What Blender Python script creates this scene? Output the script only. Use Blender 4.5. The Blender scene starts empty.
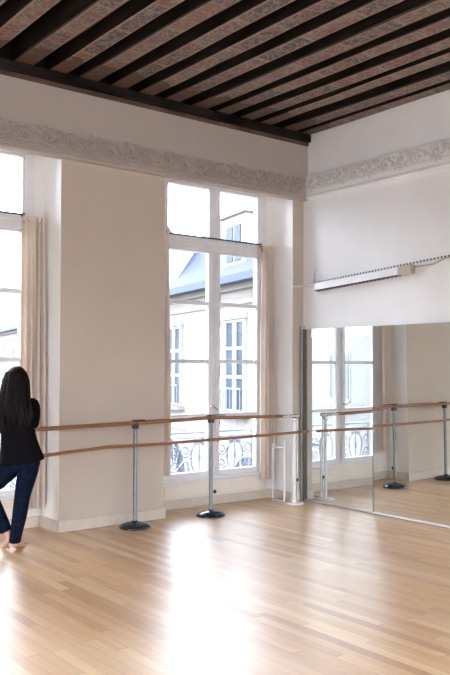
import bpy, math, random
from mathutils import Vector, Matrix
random.seed(7)
C = bpy.context.scene.collection
PI = math.pi

# ------------------------------------------------------------------ materials
def new_mat(name):
    m = bpy.data.materials.new(name); m.use_nodes = True
    nt = m.node_tree
    return m, nt, nt.nodes['Principled BSDF']
def nd(nt, t, **k):
    n = nt.nodes.new(t)
    for a, b in k.items():
        if a in n.inputs.keys(): n.inputs[a].default_value = b
        else: setattr(n, a, b)
    return n
def math_n(nt, op, a, b=None, c=None):
    n = nt.nodes.new('ShaderNodeMath'); n.operation = op
    for i, v in enumerate((a, b, c)):
        if v is None: continue
        if isinstance(v, (int, float)): n.inputs[i].default_value = v
        else: nt.links.new(v, n.inputs[i])
    return n.outputs[0]
def mixc(nt, fac, a, b, blend='MIX'):
    n = nt.nodes.new('ShaderNodeMix'); n.data_type = 'RGBA'; n.blend_type = blend
    for i, v in ((0, fac), (6, a), (7, b)):
        if isinstance(v, (int, float)): n.inputs[i].default_value = v
        elif isinstance(v, tuple): n.inputs[i].default_value = (*v[:3], 1)
        else: nt.links.new(v, n.inputs[i])
    return n.outputs[2]
def ramp(nt, fac, stops, interp='LINEAR'):
    n = nt.nodes.new('ShaderNodeValToRGB'); n.color_ramp.interpolation = interp
    e = n.color_ramp.elements
    while len(e) < len(stops): e.new(0.5)
    for x, (p, c) in zip(e, stops):
        x.position = p; x.color = (*c, 1) if len(c) == 3 else c
    nt.links.new(fac, n.inputs[0])
    return n.outputs[0]
def objco(nt, scale=(1, 1, 1), rot=(0, 0, 0)):
    t = nt.nodes.new('ShaderNodeTexCoord'); m = nt.nodes.new('ShaderNodeMapping')
    m.inputs['Scale'].default_value = scale; m.inputs['Rotation'].default_value = rot
    nt.links.new(t.outputs['Object'], m.inputs[0])
    return m.outputs[0]
def noise(nt, vec, scale, detail=4, rough=.55):
    n = nt.nodes.new('ShaderNodeTexNoise'); n.inputs['Scale'].default_value = scale
    n.inputs['Detail'].default_value = detail; n.inputs['Roughness'].default_value = rough
    nt.links.new(vec, n.inputs['Vector'])
    return n.outputs[0]
def bump(nt, b, h, strength=.2, dist=.01):
    n = nt.nodes.new('ShaderNodeBump'); n.inputs['Strength'].default_value = strength
    n.inputs['Distance'].default_value = dist
    nt.links.new(h, n.inputs['Height']); nt.links.new(n.outputs[0], b.inputs['Normal'])
def simple(name, col, rough=.5, metal=0, var=.06, scale=6, bmp=0, stretch=(1, 1, 1)):
    m, nt, b = new_mat(name)
    v = objco(nt, stretch)
    n = noise(nt, v, scale)
    lo = tuple(max(0, c*(1-var*2)) for c in col); hi = tuple(min(1, c*(1+var)) for c in col)
    nt.links.new(ramp(nt, n, [(.3, lo), (.7, hi)]), b.inputs['Base Color'])
    b.inputs['Roughness'].default_value = rough; b.inputs['Metallic'].default_value = metal
    if bmp: bump(nt, b, noise(nt, v, scale*6), bmp)
    return m

M = {}
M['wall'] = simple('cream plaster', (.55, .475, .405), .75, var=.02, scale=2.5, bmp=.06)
M['wall_b'] = simple('tan painted wall', (.36, .30, .25), .7)
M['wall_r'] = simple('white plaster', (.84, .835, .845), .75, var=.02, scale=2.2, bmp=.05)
M['niche'] = simple('niche plaster', (.88, .865, .85), .38, var=.02, scale=2, bmp=.02)
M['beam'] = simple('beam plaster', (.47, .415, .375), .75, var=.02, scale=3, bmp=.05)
M['relief'] = simple('moulded plaster relief', (.435, .38, .34), .8, var=.09, scale=30)  # darker than the beam: crevice shade put into the colour
M['relief_r'] = simple('shade toned white plaster relief', (.72, .68, .65), .8, var=.09, scale=30)  # tinted below the wall white, painting in shade between the scrolls
M['base'] = simple('painted baseboard', (.62, .55, .48), .45, var=.05, scale=8)
M['frame'] = simple('painted window wood', (.80, .80, .83), .35, var=.03, scale=9)
M['panel'] = simple('painted sill panel', (.84, .77, .70), .5, var=.03, scale=5)
M['darkmetal'] = simple('dark iron', (.03, .028, .035), .4, .6)
M['iron'] = simple('grey painted wrought iron', (.16, .19, .25), .45, .3)
M['polegrey'] = simple('grey enamelled steel', (.20, .235, .25), .3, .6, var=.08, scale=20)
M['basemetal'] = simple('dark chromed steel', (.07, .08, .12), .18, .8, var=.1, scale=12)
M['blacktop'] = simple('black rubber', (.02, .02, .03), .35)
M['whitemetal'] = simple('white enamelled steel', (.80, .80, .82), .3, .1)
M['steel'] = simple('brushed steel', (.62, .62, .64), .25, .9)
M['curtain'] = simple('cream curtain cloth', (.86, .79, .72), .9, var=.04, scale=8, bmp=.1)
m_, nt_, b_c = None, M['curtain'].node_tree, M['curtain'].node_tree.nodes['Principled BSDF']
_tl = nt_.nodes.new('ShaderNodeBsdfTranslucent'); _tl.inputs[0].default_value = (.90, .80, .71, 1)
_mx = nt_.nodes.new('ShaderNodeMixShader'); _mx.inputs[0].default_value = .38
nt_.links.new(b_c.outputs[0], _mx.inputs[1]); nt_.links.new(_tl.outputs[0], _mx.inputs[2])
nt_.links.new(_mx.outputs[0], nt_.nodes['Material Output'].inputs[0])
M['brass'] = simple('aged brass', (.45, .28, .12), .35, .8)
M['darkwood'] = simple('blackened oak', (.020, .013, .010), .8, var=.4, scale=8, bmp=.3, stretch=(1, .2, 1))
M['platewood'] = simple('dark wall plate timber', (.018, .012, .010), .8, var=.5, scale=6, bmp=.3, stretch=(.3, 1, 1))
M['ledgewood'] = simple('worn brown batten', (.13, .085, .07), .7, var=.3, scale=8, stretch=(.3, 1, 1))
M['slate'] = simple('blue grey slate', (.05, .06, .085), .6, var=.10, scale=1.2)
M['zinc'] = simple('zinc gutter', (.05, .065, .10), .5, .1)
M['stone'] = simple('pale limestone', (.20, .185, .17), .85, var=.07, scale=.7)
M['stone2'] = simple('white limestone', (.20, .197, .197), .85, var=.05, scale=.5)
M['outglass'] = simple('blue grey window glass', (.04, .055, .075), .4, 0, var=.25, scale=1.3)
M['outframe'] = simple('white outer joinery', (.27, .27, .27), .5)
M['hair'] = simple('dark brown hair', (.012, .007, .007), .42, var=.5, scale=40, bmp=.5, stretch=(1, 1, .08))
M['jacket'] = simple('black knit', (.004, .0035, .005), .9, var=.2, scale=30)
M['jeans'] = simple('dark blue denim', (.004, .009, .026), .85, var=.35, scale=25)
M['skin'] = simple('skin', (.56, .33, .24), .5, var=.06, scale=10)
M['eye'] = simple('eye', (.05, .03, .02), .2)
M['lip'] = simple('lip', (.45, .16, .15), .5)
M['lampend'] = simple('beige plastic', (.48, .42, .33), .5)
M['louver'] = simple('dark louvre', (.10, .07, .07), .4)
M['ground'] = simple('pale courtyard stone', (.22, .21, .20), .9, var=.1, scale=.5)

for k_ in ('darkwood', 'platewood', 'ledgewood'): M[k_].node_tree.nodes['Principled BSDF'].inputs['Specular IOR Level'].default_value = .15
for k_ in ('jacket', 'jeans', 'hair'): M[k_].node_tree.nodes['Principled BSDF'].inputs['Specular IOR Level'].default_value = .1
def wood(name, c1, c2, rough=.35, stretch=(.6, 20, 20)):
    m, nt, b = new_mat(name)
    n = noise(nt, objco(nt, stretch), 2.5, 5)
    nt.links.new(ramp(nt, n, [(.3, c1), (.7, c2)]), b.inputs['Base Color'])
    b.inputs['Roughness'].default_value = rough
    return m
M['barre'] = wood('varnished beech', (.20, .085, .04), (.34, .165, .085), .3)

def floor_mat():
    m, nt, b = new_mat('oak strip floor')
    t = nt.nodes.new('ShaderNodeTexCoord'); s = nt.nodes.new('ShaderNodeSeparateXYZ')
    nt.links.new(t.outputs['Object'], s.inputs[0])
    W, L = .078, 1.35
    xi = math_n(nt, 'DIVIDE', s.outputs[0], W)
    row = math_n(nt, 'FLOOR', xi)
    wn = nt.nodes.new('ShaderNodeTexWhiteNoise'); wn.noise_dimensions = '1D'
    nt.links.new(row, wn.inputs['W'])
    yo = math_n(nt, 'ADD', math_n(nt, 'DIVIDE', s.outputs[1], L), math_n(nt, 'MULTIPLY', wn.outputs[0], 7.3))
    pl = math_n(nt, 'FLOOR', yo)
    cb = nt.nodes.new('ShaderNodeCombineXYZ'); nt.links.new(row, cb.inputs[0]); nt.links.new(pl, cb.inputs[1])
    w2 = nt.nodes.new('ShaderNodeTexWhiteNoise'); w2.noise_dimensions = '2D'
    nt.links.new(cb.outputs[0], w2.inputs['Vector'])
    col = ramp(nt, w2.outputs[0], [(0, (.44, .20, .065)), (.3, (.58, .31, .12)), (.7, (.64, .37, .16)), (1, (.73, .48, .245))])
    # grain, shifted per board
    v = nt.nodes.new('ShaderNodeVectorMath'); v.operation = 'MULTIPLY_ADD'
    nt.links.new(t.outputs['Object'], v.inputs[0]); v.inputs[1].default_value = (26, 1.6, 1)
    nt.links.new(w2.outputs['Color'], v.inputs[2])
    g = noise(nt, v.outputs[0], 1.6, 6, .65)
    col = mixc(nt, .75, col, ramp(nt, g, [(.25, (.62, .58, .55)), (.75, (1.0, 1.0, 1.0))]), 'MULTIPLY')
    # pale worn patches
    wv = noise(nt, objco(nt, (.5, .25, 1)), 1.6, 3)
    col = mixc(nt, ramp(nt, wv, [(.45, (0, 0, 0)), (.75, (.35, .35, .35))]), col, (.62, .50, .38))
    # joints
    fx = math_n(nt, 'FRACT', xi); fy = math_n(nt, 'FRACT', yo)
    jx = math_n(nt, 'LESS_THAN', math_n(nt, 'ABSOLUTE', math_n(nt, 'SUBTRACT', fx, .5)), .485)
    jy = math_n(nt, 'LESS_THAN', math_n(nt, 'ABSOLUTE', math_n(nt, 'SUBTRACT', fy, .5)), .4975)
    j = math_n(nt, 'MULTIPLY', jx, jy)
    col = mixc(nt, j, mixc(nt, .55, col, (.10, .05, .03)), col)
    nt.links.new(col, b.inputs['Base Color'])
    rr = ramp(nt, noise(nt, objco(nt, (3, .8, 1)), 4, 5), [(.3, (.30,)*3), (.7, (.48,)*3)])
    nt.links.new(rr, b.inputs['Roughness'])
    b.inputs['Specular IOR Level'].default_value = .42
    b.inputs['Coat Weight'].default_value = 1.0; b.inputs['Coat Roughness'].default_value = .37
    hh = math_n(nt, 'ADD', math_n(nt, 'MULTIPLY', j, .5), math_n(nt, 'MULTIPLY', g, .35))
    hh = math_n(nt, 'ADD', hh, math_n(nt, 'MULTIPLY', w2.outputs[0], .4))
    bump(nt, b, hh, .22, .003)
    return m
M['floor'] = floor_mat()

def paint_mat():
    # old painted joist faces: panels of ochre, grey and red with flower scrolls and pale borders
    m, nt, b = new_mat('painted joist boards')
    t = nt.nodes.new('ShaderNodeTexCoord'); s = nt.nodes.new('ShaderNodeSeparateXYZ')
    nt.links.new(t.outputs['Object'], s.inputs[0])
    oi = nt.nodes.new('ShaderNodeObjectInfo')
    y = math_n(nt, 'ADD', math_n(nt, 'DIVIDE', s.outputs[1], .62), math_n(nt, 'MULTIPLY', oi.outputs['Random'], 13.0))
    cell = math_n(nt, 'FLOOR', y); fr = math_n(nt, 'FRACT', y)
    wn = nt.nodes.new('ShaderNodeTexWhiteNoise'); wn.noise_dimensions = '2D'
    cb = nt.nodes.new('ShaderNodeCombineXYZ'); nt.links.new(cell, cb.inputs[0]); nt.links.new(oi.outputs['Random'], cb.inputs[1])
    nt.links.new(cb.outputs[0], wn.inputs['Vector'])
    basec = ramp(nt, wn.outputs[0], [(0, (.19, .14, .105)), (.22, (.085, .08, .078)), (.42, (.22, .17, .13)), (.6, (.10, .092, .088)), (.76, (.20, .10, .08)), (.88, (.16, .135, .115))], 'CONSTANT')
    co = nt.nodes.new('ShaderNodeVectorMath'); co.operation = 'MULTIPLY_ADD'
    nt.links.new(t.outputs['Object'], co.inputs[0]); co.inputs[1].default_value = (1, 1, 1)
    c3 = nt.nodes.new('ShaderNodeCombineXYZ'); nt.links.new(math_n(nt, 'MULTIPLY', oi.outputs['Random'], 31), c3.inputs[2])
    nt.links.new(c3.outputs[0], co.inputs[2])
    v = co.outputs[0]
    n1 = noise(nt, v, 15, 3, .6)
    scr = math_n(nt, 'LESS_THAN', math_n(nt, 'ABSOLUTE', math_n(nt, 'SUBTRACT', n1, .5)), .045)
    n2 = noise(nt, v, 5, 2); n3 = noise(nt, v, 19, 2)
    red = math_n(nt, 'MULTIPLY', math_n(nt, 'GREATER_THAN', n2, .54), math_n(nt, 'GREATER_THAN', n3, .47))
    n4 = noise(nt, v, 7.3, 2); blue = math_n(nt, 'MULTIPLY', math_n(nt, 'LESS_THAN', n4, .44), math_n(nt, 'LESS_THAN', n3, .5))
    col = mixc(nt, math_n(nt, 'MULTIPLY', red, .7), basec, (.36, .075, .06))
    col = mixc(nt, math_n(nt, 'MULTIPLY', blue, .7), col, (.09, .11, .18))
    col = mixc(nt, math_n(nt, 'MULTIPLY', scr, .62), col, (.40, .34, .29))
    # borders along both arrises and at the panel ends
    ax = math_n(nt, 'ABSOLUTE', s.outputs[0])
    bo = math_n(nt, 'MULTIPLY', math_n(nt, 'GREATER_THAN', ax, .070), math_n(nt, 'LESS_THAN', ax, .085))
    be = math_n(nt, 'LESS_THAN', fr, .05)
    col = mixc(nt, math_n(nt, 'MULTIPLY', math_n(nt, 'MAXIMUM', bo, be), .75), col, (.40, .31, .24))
    wear = noise(nt, v, 5, 6, .7)
    col = mixc(nt, ramp(nt, wear, [(.45, (0, 0, 0)), (.7, (.6, .6, .6))]), col, (.15, .115, .095))
    col = mixc(nt, math_n(nt, 'GREATER_THAN', ax, .0875), col, (.03, .02, .016))
    # dim brown painted over the bearing end: shade beside the wall plate
    # put into the colour, with a noisy edge
    end_shade = math_n(nt, 'MULTIPLY_ADD', noise(nt, v, 6, 2), .5, s.outputs[1])
    col = mixc(nt, math_n(nt, 'MULTIPLY', math_n(nt, 'GREATER_THAN', end_shade, 7.05), .85), col, (.085, .048, .03))
    col = mixc(nt, 1.0, col, (.80, .76, .74), 'MULTIPLY')
    nt.links.new(col, b.inputs['Base Color']); b.inputs['Roughness'].default_value = .65
    bump(nt, b, wear, .2)
    return m
M['paint'] = paint_mat()

def glass_mat(name, tint=(.96, .98, 1.0), rough=0.0):
    # thin window pane: mostly clear transmission with a weak surface reflection
    m = bpy.data.materials.new(name); m.use_nodes = True; nt = m.node_tree; nt.nodes.clear()
    o = nt.nodes.new('ShaderNodeOutputMaterial'); mx = nt.nodes.new('ShaderNodeMixShader')
    tr = nt.nodes.new('ShaderNodeBsdfTransparent'); gl = nt.nodes.new('ShaderNodeBsdfGlossy')
    fr = nt.nodes.new('ShaderNodeFresnel'); fr.inputs[0].default_value = 1.35
    tr.inputs[0].default_value = (*tint, 1); gl.inputs['Roughness'].default_value = .02
    nt.links.new(fr.outputs[0], mx.inputs[0]); nt.links.new(tr.outputs[0], mx.inputs[1]); nt.links.new(gl.outputs[0], mx.inputs[2])
    nt.links.new(mx.outputs[0], o.inputs[0])
    return m
M['glass'] = glass_mat('window glass')
m, nt, b = new_mat('mirror silver'); b.inputs['Base Color'].default_value = (.87, .90, .885, 1)
b.inputs['Metallic'].default_value = 1; b.inputs['Roughness'].default_value = 0.0; M['mirror'] = m
M['mirredge'] = simple('green glass edge', (.30, .34, .29), .3, .3, var=.1, scale=10)
M['alu'] = simple('aluminium channel', (.62, .61, .60), .3, .5)

def striped(name, c1, c2, period, axis=1):
    m, nt, b = new_mat(name)
    t = nt.nodes.new('ShaderNodeTexCoord'); s = nt.nodes.new('ShaderNodeSeparateXYZ')
    nt.links.new(t.outputs['Object'], s.inputs[0])
    f = math_n(nt, 'LESS_THAN', math_n(nt, 'FRACT', math_n(nt, 'DIVIDE', s.outputs[axis], period)), .5)
    nt.links.new(mixc(nt, f, c1, c2), b.inputs['Base Color']); b.inputs['Roughness'].default_value = .5
    return m
M['cord'] = striped('twisted two colour cord', (.75, .75, .78), (.06, .06, .09), .045)
M['block'] = simple('limestone blocks', (.165, .15, .135), .85, var=.08, scale=1)

for k_ in ('slate', 'zinc', 'stone', 'stone2', 'outglass', 'block', 'outframe'): M[k_].node_tree.nodes['Principled BSDF'].inputs['Specular IOR Level'].default_value = .1

# ------------------------------------------------------------------ mesh helpers
class MB:
    def __init__(s): s.v = []; s.f = []
    def add(s, vs, fs):
        k = len(s.v); s.v += [tuple(p) for p in vs]; s.f += [tuple(i+k for i in f) for f in fs]; return s
    def box(s, a, b, bev=0):
        x0, y0, z0 = a; x1, y1, z1 = b
        if bev <= 0:
            s.add([(x, y, z) for z in (z0, z1) for y in (y0, y1) for x in (x0, x1)],
                  [(0, 2, 3, 1), (4, 5, 7, 6), (0, 1, 5, 4), (2, 6, 7, 3), (0, 4, 6, 2), (1, 3, 7, 5)])
            return s
        vs = []; idx = {}
        for i, X in enumerate((x0, x1)):
            for j, Y in enumerate((y0, y1)):
                for k, Z in enumerate((z0, z1)):
                    sx, sy, sz = (1-2*i)*bev, (1-2*j)*bev, (1-2*k)*bev
                    idx[i, j, k, 'x'] = len(vs); vs.append((X, Y+sy, Z+sz))
                    idx[i, j, k, 'y'] = len(vs); vs.append((X+sx, Y, Z+sz))
                    idx[i, j, k, 'z'] = len(vs); vs.append((X+sx, Y+sy, Z))
        fs = []
        for i in (0, 1):
            q = [(i, 0, 0, 'x'), (i, 1, 0, 'x'), (i, 1, 1, 'x'), (i, 0, 1, 'x')]; q = q if i else q[::-1]; fs.append([idx[t] for t in q])
            q = [(0, i, 0, 'y'), (1, i, 0, 'y'), (1, i, 1, 'y'), (0, i, 1, 'y')]; q = q[::-1] if i else q; fs.append([idx[t] for t in q])
            q = [(0, 0, i, 'z'), (1, 0, i, 'z'), (1, 1, i, 'z'), (0, 1, i, 'z')]; q = q if i else q[::-1]; fs.append([idx[t] for t in q])
        for a_ in (0, 1):
            for b_ in (0, 1):
                fs.append([idx[t] for t in ((a_, b_, 0, 'x'), (a_, b_, 1, 'x'), (a_, b_, 1, 'y'), (a_, b_, 0, 'y'))])
                fs.append([idx[t] for t in ((a_, 0, b_, 'x'), (a_, 1, b_, 'x'), (a_, 1, b_, 'z'), (a_, 0, b_, 'z'))])
                fs.append([idx[t] for t in ((0, a_, b_, 'y'), (1, a_, b_, 'y'), (1, a_, b_, 'z'), (0, a_, b_, 'z'))])
        for i in (0, 1):
            for j in (0, 1):
                for k in (0, 1): fs.append([idx[i, j, k, c] for c in 'xyz'])
        s.add(vs, fs); return s
    def tube(s, pts, rad, n=8, flat=None, cap=True):
        """swept tube; rad a number or list; flat=(axis vector, factor) squashes the section"""
        P = [Vector(p) for p in pts]; R = rad if isinstance(rad, (list, tuple)) else [rad]*len(P)
        vs = []; up = None
        for i, p in enumerate(P):
            t = (P[min(i+1, len(P)-1)]-P[max(i-1, 0)]).normalized()
            if up is None: up = Vector((0, 0, 1)) if abs(t.z) < .9 else Vector((1, 0, 0))
            a = (up - t*up.dot(t))
            if a.length < 1e-5: a = t.orthogonal()
            a.normalize(); b_ = t.cross(a); up = a
            for k in range(n):
                w = 2*PI*k/n; o = a*math.cos(w)*R[i]+b_*math.sin(w)*R[i]
                if flat: ax = Vector(flat[0]); o -= ax*o.dot(ax)*(1-flat[1])
                vs.append(p+o)
        fs = [(i*n+k, i*n+(k+1) % n, (i+1)*n+(k+1) % n, (i+1)*n+k) for i in range(len(P)-1) for k in range(n)]
        if cap: fs += [tuple(range(n))[::-1], tuple((len(P)-1)*n+k for k in range(n))]
        s.add(vs, fs); return s
    def loft(s, rings, cap=True):
        n = len(rings[0]); vs = [p for r in rings for p in r]
        fs = [(i*n+k, i*n+(k+1) % n, (i+1)*n+(k+1) % n, (i+1)*n+k) for i in range(len(rings)-1) for k in range(n)]
        if cap: fs += [tuple(range(n))[::-1], tuple((len(rings)-1)*n+k for k in range(n))]
        s.add(vs, fs); return s
    def lathe(s, c, prof, n=40):
        return s.loft([[(c[0]+r*math.cos(2*PI*k/n), c[1]+r*math.sin(2*PI*k/n), c[2]+z) for k in range(n)] for r, z in prof])
    def ell(s, c, r, n=12, m=8, mat=None):
        rings = []
        for i in range(m+1):
            a = -PI/2+PI*i/m; rr = max(math.cos(a), .01)
            ring = [Vector((rr*math.cos(2*PI*k/n)*r[0], rr*math.sin(2*PI*k/n)*r[1], math.sin(a)*r[2])) for k in range(n)]
            if mat: ring = [mat @ p for p in ring]
            rings.append([p+Vector(c) for p in ring])
        return s.loft(rings)
    def build(s, name, mat, parent=None, smooth=False, loc=(0, 0, 0), sub=0, local=False):
        me = bpy.data.meshes.new(name)
        L = Vector(loc)
        me.from_pydata([tuple(Vector(p)-L) for p in s.v] if not local else s.v, [], s.f)
        me.update(); me.materials.append(mat)
        import bmesh
        bm = bmesh.new(); bm.from_mesh(me); bmesh.ops.recalc_face_normals(bm, faces=bm.faces)
        if smooth:
            for f in bm.faces: f.smooth = True
            for e in bm.edges:
                if len(e.link_faces) == 2 and e.calc_face_angle(0) > math.radians(50): e.smooth = False
        bm.to_mesh(me); bm.free()
        o = bpy.data.objects.new(name, me); C.objects.link(o); o.location = loc
        if parent:
            o.parent = parent
            if not local: o.location = L-Vector(parent.location) if parent.parent is None else L
        if sub:
            md = o.modifiers.new('s', 'SUBSURF'); md.levels = sub; md.render_levels = sub
        return o
def tag(o, label=None, cat=None, group=None, kind=None):
    if label: o['label'] = label
    if cat: o['category'] = cat
    if group: o['group'] = group
    if kind: o['kind'] = kind
    return o
def empty(name, loc=(0, 0, 0), label=None, cat=None, group=None, kind=None):
    o = bpy.data.objects.new(name, None); C.objects.link(o); o.location = loc; o.empty_display_size = .1
    return tag(o, label, cat, group, kind)
def part(mb, name, mat, parent, **k):
    """part whose vertices are given in world space; its origin sits with its thing"""
    root = parent
    while root.parent: root = root.parent
    k.pop('loc', None)
    o = mb.build(name, mat, None, loc=root.location, **k)
    o.parent = parent; o.location = (0, 0, 0)
    return o
def struct(mb, name, mat, parent=None, **k):
    if parent: return part(mb, name, mat, parent, **k)
    return tag(mb.build(name, mat, **k), kind='structure')

# ------------------------------------------------------------------ dimensions (metres, camera stands at x=0, y=0)
YP, YB, YN = 7.372, 7.295, 7.765       # pier face, beam face, back of the window niches
XR = 6.99                              # mirror wall
ZB, ZT, ZJ = 3.735, 4.42, 4.55         # beam underside, beam top, joist undersides
XL, Y0 = -2.3, -3.2
CEN = [5.903, 2.74, -.423]
NL = [(4.903, 6.813), (1.74, 3.658), (-1.42, .495)]   # niche extents

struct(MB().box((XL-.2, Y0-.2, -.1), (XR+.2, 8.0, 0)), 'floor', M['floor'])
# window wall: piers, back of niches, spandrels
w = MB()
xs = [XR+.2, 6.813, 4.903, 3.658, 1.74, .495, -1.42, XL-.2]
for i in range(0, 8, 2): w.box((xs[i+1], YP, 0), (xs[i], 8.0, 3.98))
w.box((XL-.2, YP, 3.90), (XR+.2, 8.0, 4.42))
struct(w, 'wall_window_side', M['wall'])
nb = MB()
for c, (a, b_) in zip(CEN, NL):
    nb.box((a, YN, 0), (c-.80, 7.95, 3.90)); nb.box((c+.80, YN, 0), (b_, 7.95, 3.90))
struct(nb, 'wall_niche_back', M['niche'])
rv = MB()   # painted reveals, thin lining boards
for a, b_ in NL:
    rv.box((a, YP+.004, .0), (a+.004, YN, 3.9)); rv.box((b_-.004, YP+.004, .0), (b_, YN, 3.9)); rv.box((a, YP+.004, 3.896), (b_, YN, 3.9))
struct(rv, 'wall_niche_lining', M['niche'])
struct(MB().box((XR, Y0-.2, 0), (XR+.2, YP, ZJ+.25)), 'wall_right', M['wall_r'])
# back and left walls; their unseen openings are added for the fill lights
bw = MB(); ops = [(-.9, .5), (1.6, 3.0), (4.1, 5.5)]
px = XL-.2
for a, b_ in ops: bw.box((px, Y0-.2, 0), (a, Y0, 4.8)); bw.box((a, Y0-.2, 0), (b_, Y0, .5)); bw.box((a, Y0-.2, 3.7), (b_, Y0, 4.8)); px = b_
bw.box((px, Y0-.2, 0), (XR, Y0, 4.8))
struct(bw, 'wall_back', M['wall_b'])
lw = MB(); lo = [(-1.6, -.2), (1.6, 3.0), (4.6, 6.0)]; py = Y0
for a, b_ in lo: lw.box((XL-.2, py, 0), (XL, a, 4.8)); lw.box((XL-.2, a, 0), (XL, b_, .5)); lw.box((XL-.2, a, 3.7), (XL, b_, 4.8)); py = b_
lw.box((XL-.2, py, 0), (XL, YP, 4.8))
struct(lw, 'wall_left', M['wall_b'])

# ceiling with painted joists
ceil = struct(MB().box((XL-.2, Y0-.2, 4.80), (XR+.2, 8.0, 4.95)), 'ceiling', M['darkwood'])
edges = [(2.68, 2.88), (3.075, 3.30), (3.45, 3.645), (3.77, 3.995), (4.13, 4.335), (4.47, 4.67), (4.80, 5.01), (5.155, 5.40), (5.50, 5.71),
         (5.85, 6.06), (6.15, 6.335), (6.51, 6.74), (6.815, 6.985)]
x = 2.68
while x > XL+.3:
    x -= .352; edges.insert(0, (x, x+.205))
for a, b_ in edges:
    cx = (a+b_)/2; hw = (b_-a)/2-.009
    j = MB()
    # slightly irregular hewn profile along the length
    rings = []
    for k in range(19):
        y = 7.25+(Y0-7.25)*k/18; d1 = random.uniform(-.006, .006); d2 = random.uniform(-.006, .006); dz = random.uniform(-.004, .004)
        rings.append([(-hw+d1, y, ZJ+.006+dz), (-hw+.012+d1, y, ZJ+dz), (hw-.012+d2, y, ZJ+dz), (hw+d2, y, ZJ+.006+dz), (hw, y, 4.82), (-hw, y, 4.82)])
    j.loft(rings)
    o = j.build('joist', M['darkwood'], local=True); o.location = (cx, 0, 0)
    o.data.materials.append(M['paint'])
    for p in o.data.polygons:
        if p.normal.z < -.7: p.material_index = 1
    o.parent = ceil
pl = MB().box((XL, 7.22, 4.455), (XR-.01, 7.42, ZJ), .008)
struct(pl, 'trim_1', M['platewood'])
ld = MB().box((XL, 7.205, 4.40), (XR-.015, 7.30, 4.45), .006)
ld2 = MB().box((XL, 7.262, ZT-.004), (XR-.015, 7.36, 4.456), .004)
struct(ld2, 'trim_2', M['ledgewood'])
# wall closing above the window side and between joist ends
struct(MB().box((XL-.2, 7.34, 4.42), (XR+.2, 7.45, 4.80)), 'wall_above_beam', M['darkwood'])

# beams with frieze
def frieze_relief(mb, org, u, nrm, length, z0, z1, seed):
    """running acanthus scrolls; u along wall, nrm out of wall"""
    rnd = random.Random(seed); h = z1-z0; L = .235; n = int(length/L); O = Vector(org); U = Vector(u); N = Vector(nrm)
    def P(a, z, d=0): return O+U*a+Vector((0, 0, z))+N*(d*1.6+.013)
    for k in range(n):
        a0 = k*L; s = 1 if k % 2 else -1; zc = (z0+z1)/2; ac = a0+L*.5
        mb.tube([P(a0+L*t/6, zc+s*h*.33*math.sin(PI*t/6), .002) for t in range(7)], .011, 6)
        sp = []
        for t in range(13):
            w = t/12*2.4*PI; r = h*.36*(1-t/12*.8)
            sp.append(P(ac+r*math.cos(w+PI/2), zc-s*h*.06+s*r*math.sin(w+PI/2), .003))
        mb.tube(sp, [.0115*(1-.035*t) for t in range(13)], 6)
        mb.ell(P(ac, zc-s*h*.06, .004), (.016,)*3, 8, 6)
        # curling leaves thrown off the stem, above and below
        for q in range(9):
            an = q/9*2*PI+rnd.uniform(-.2, .2); c = P(ac+math.cos(an)*L*.42, zc+math.sin(an)*h*.42, .002)
            ang = an+PI/2+rnd.uniform(-.5, .5); l = rnd.uniform(.018, .030); pts = []
            for t in range(5):
                aa = ang+t*.35*s; c = c+(U*math.cos(aa)+Vector((0, 0, 1))*math.sin(aa))*l*.6; pts.append(c)
            mb.tube(pts, [.004, .010, .011, .008, .002], 6)
        if k % 2:
            for q in (-2, -1, 0, 1, 2):
                c = P(a0, z0+h*.62, .003); d = (U*math.sin(q*.55)+Vector((0, 0, 1))*math.cos(q*.55))
                mb.tube([c, c+d*.03, c+d*h*.42], [.004, .010, .004], 6)
        mb.tube([P(a0+L*t/4, z0+.006+.008*(t % 2), .001) for t in range(5)], .006, 5)
    return mb
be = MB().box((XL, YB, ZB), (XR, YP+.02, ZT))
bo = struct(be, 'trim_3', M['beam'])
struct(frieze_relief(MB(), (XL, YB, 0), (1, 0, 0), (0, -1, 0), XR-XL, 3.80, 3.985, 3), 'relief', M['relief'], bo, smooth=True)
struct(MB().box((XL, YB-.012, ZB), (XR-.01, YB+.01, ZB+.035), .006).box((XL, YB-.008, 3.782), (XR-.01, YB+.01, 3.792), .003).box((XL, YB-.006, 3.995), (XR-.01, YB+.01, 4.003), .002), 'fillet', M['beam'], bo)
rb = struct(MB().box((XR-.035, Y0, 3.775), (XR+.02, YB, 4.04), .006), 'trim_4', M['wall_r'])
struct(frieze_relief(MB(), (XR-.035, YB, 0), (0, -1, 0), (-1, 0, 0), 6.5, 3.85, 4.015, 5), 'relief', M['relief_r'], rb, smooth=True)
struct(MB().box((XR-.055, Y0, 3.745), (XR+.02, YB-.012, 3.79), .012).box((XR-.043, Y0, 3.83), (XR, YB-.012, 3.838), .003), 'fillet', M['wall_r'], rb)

# baseboards
def bb(name, a, b_):
    struct(MB().box(a, b_, .006), name, M['base'])
bb('baseboard_pier', (3.640, YP-.022, 0), (4.925, YP+.01, .115))
bb('baseboard_left_pier', (.47, YP-.022, 0), (1.765, YP+.01, .115))
bb('baseboard_corner_pier', (6.79, YP-.022, 0), (6.985, YP+.01, .115))
bb('baseboard_reveal', (3.634, YP, 0), (3.66, YN, .115))
bb('baseboard_far_reveal', (6.79, YP+.01, 0), (6.815, YN, .115))
bb('baseboard_near_reveal', (4.90, YP+.01, 0), (4.925, YN, .115))
for nm, (a, b_) in zip(('baseboard_niche', 'baseboard_left_niche'), NL[:2]): bb(nm, (a+.02, YN-.015, 0), (b_-.02, YN+.06, .115))

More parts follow.
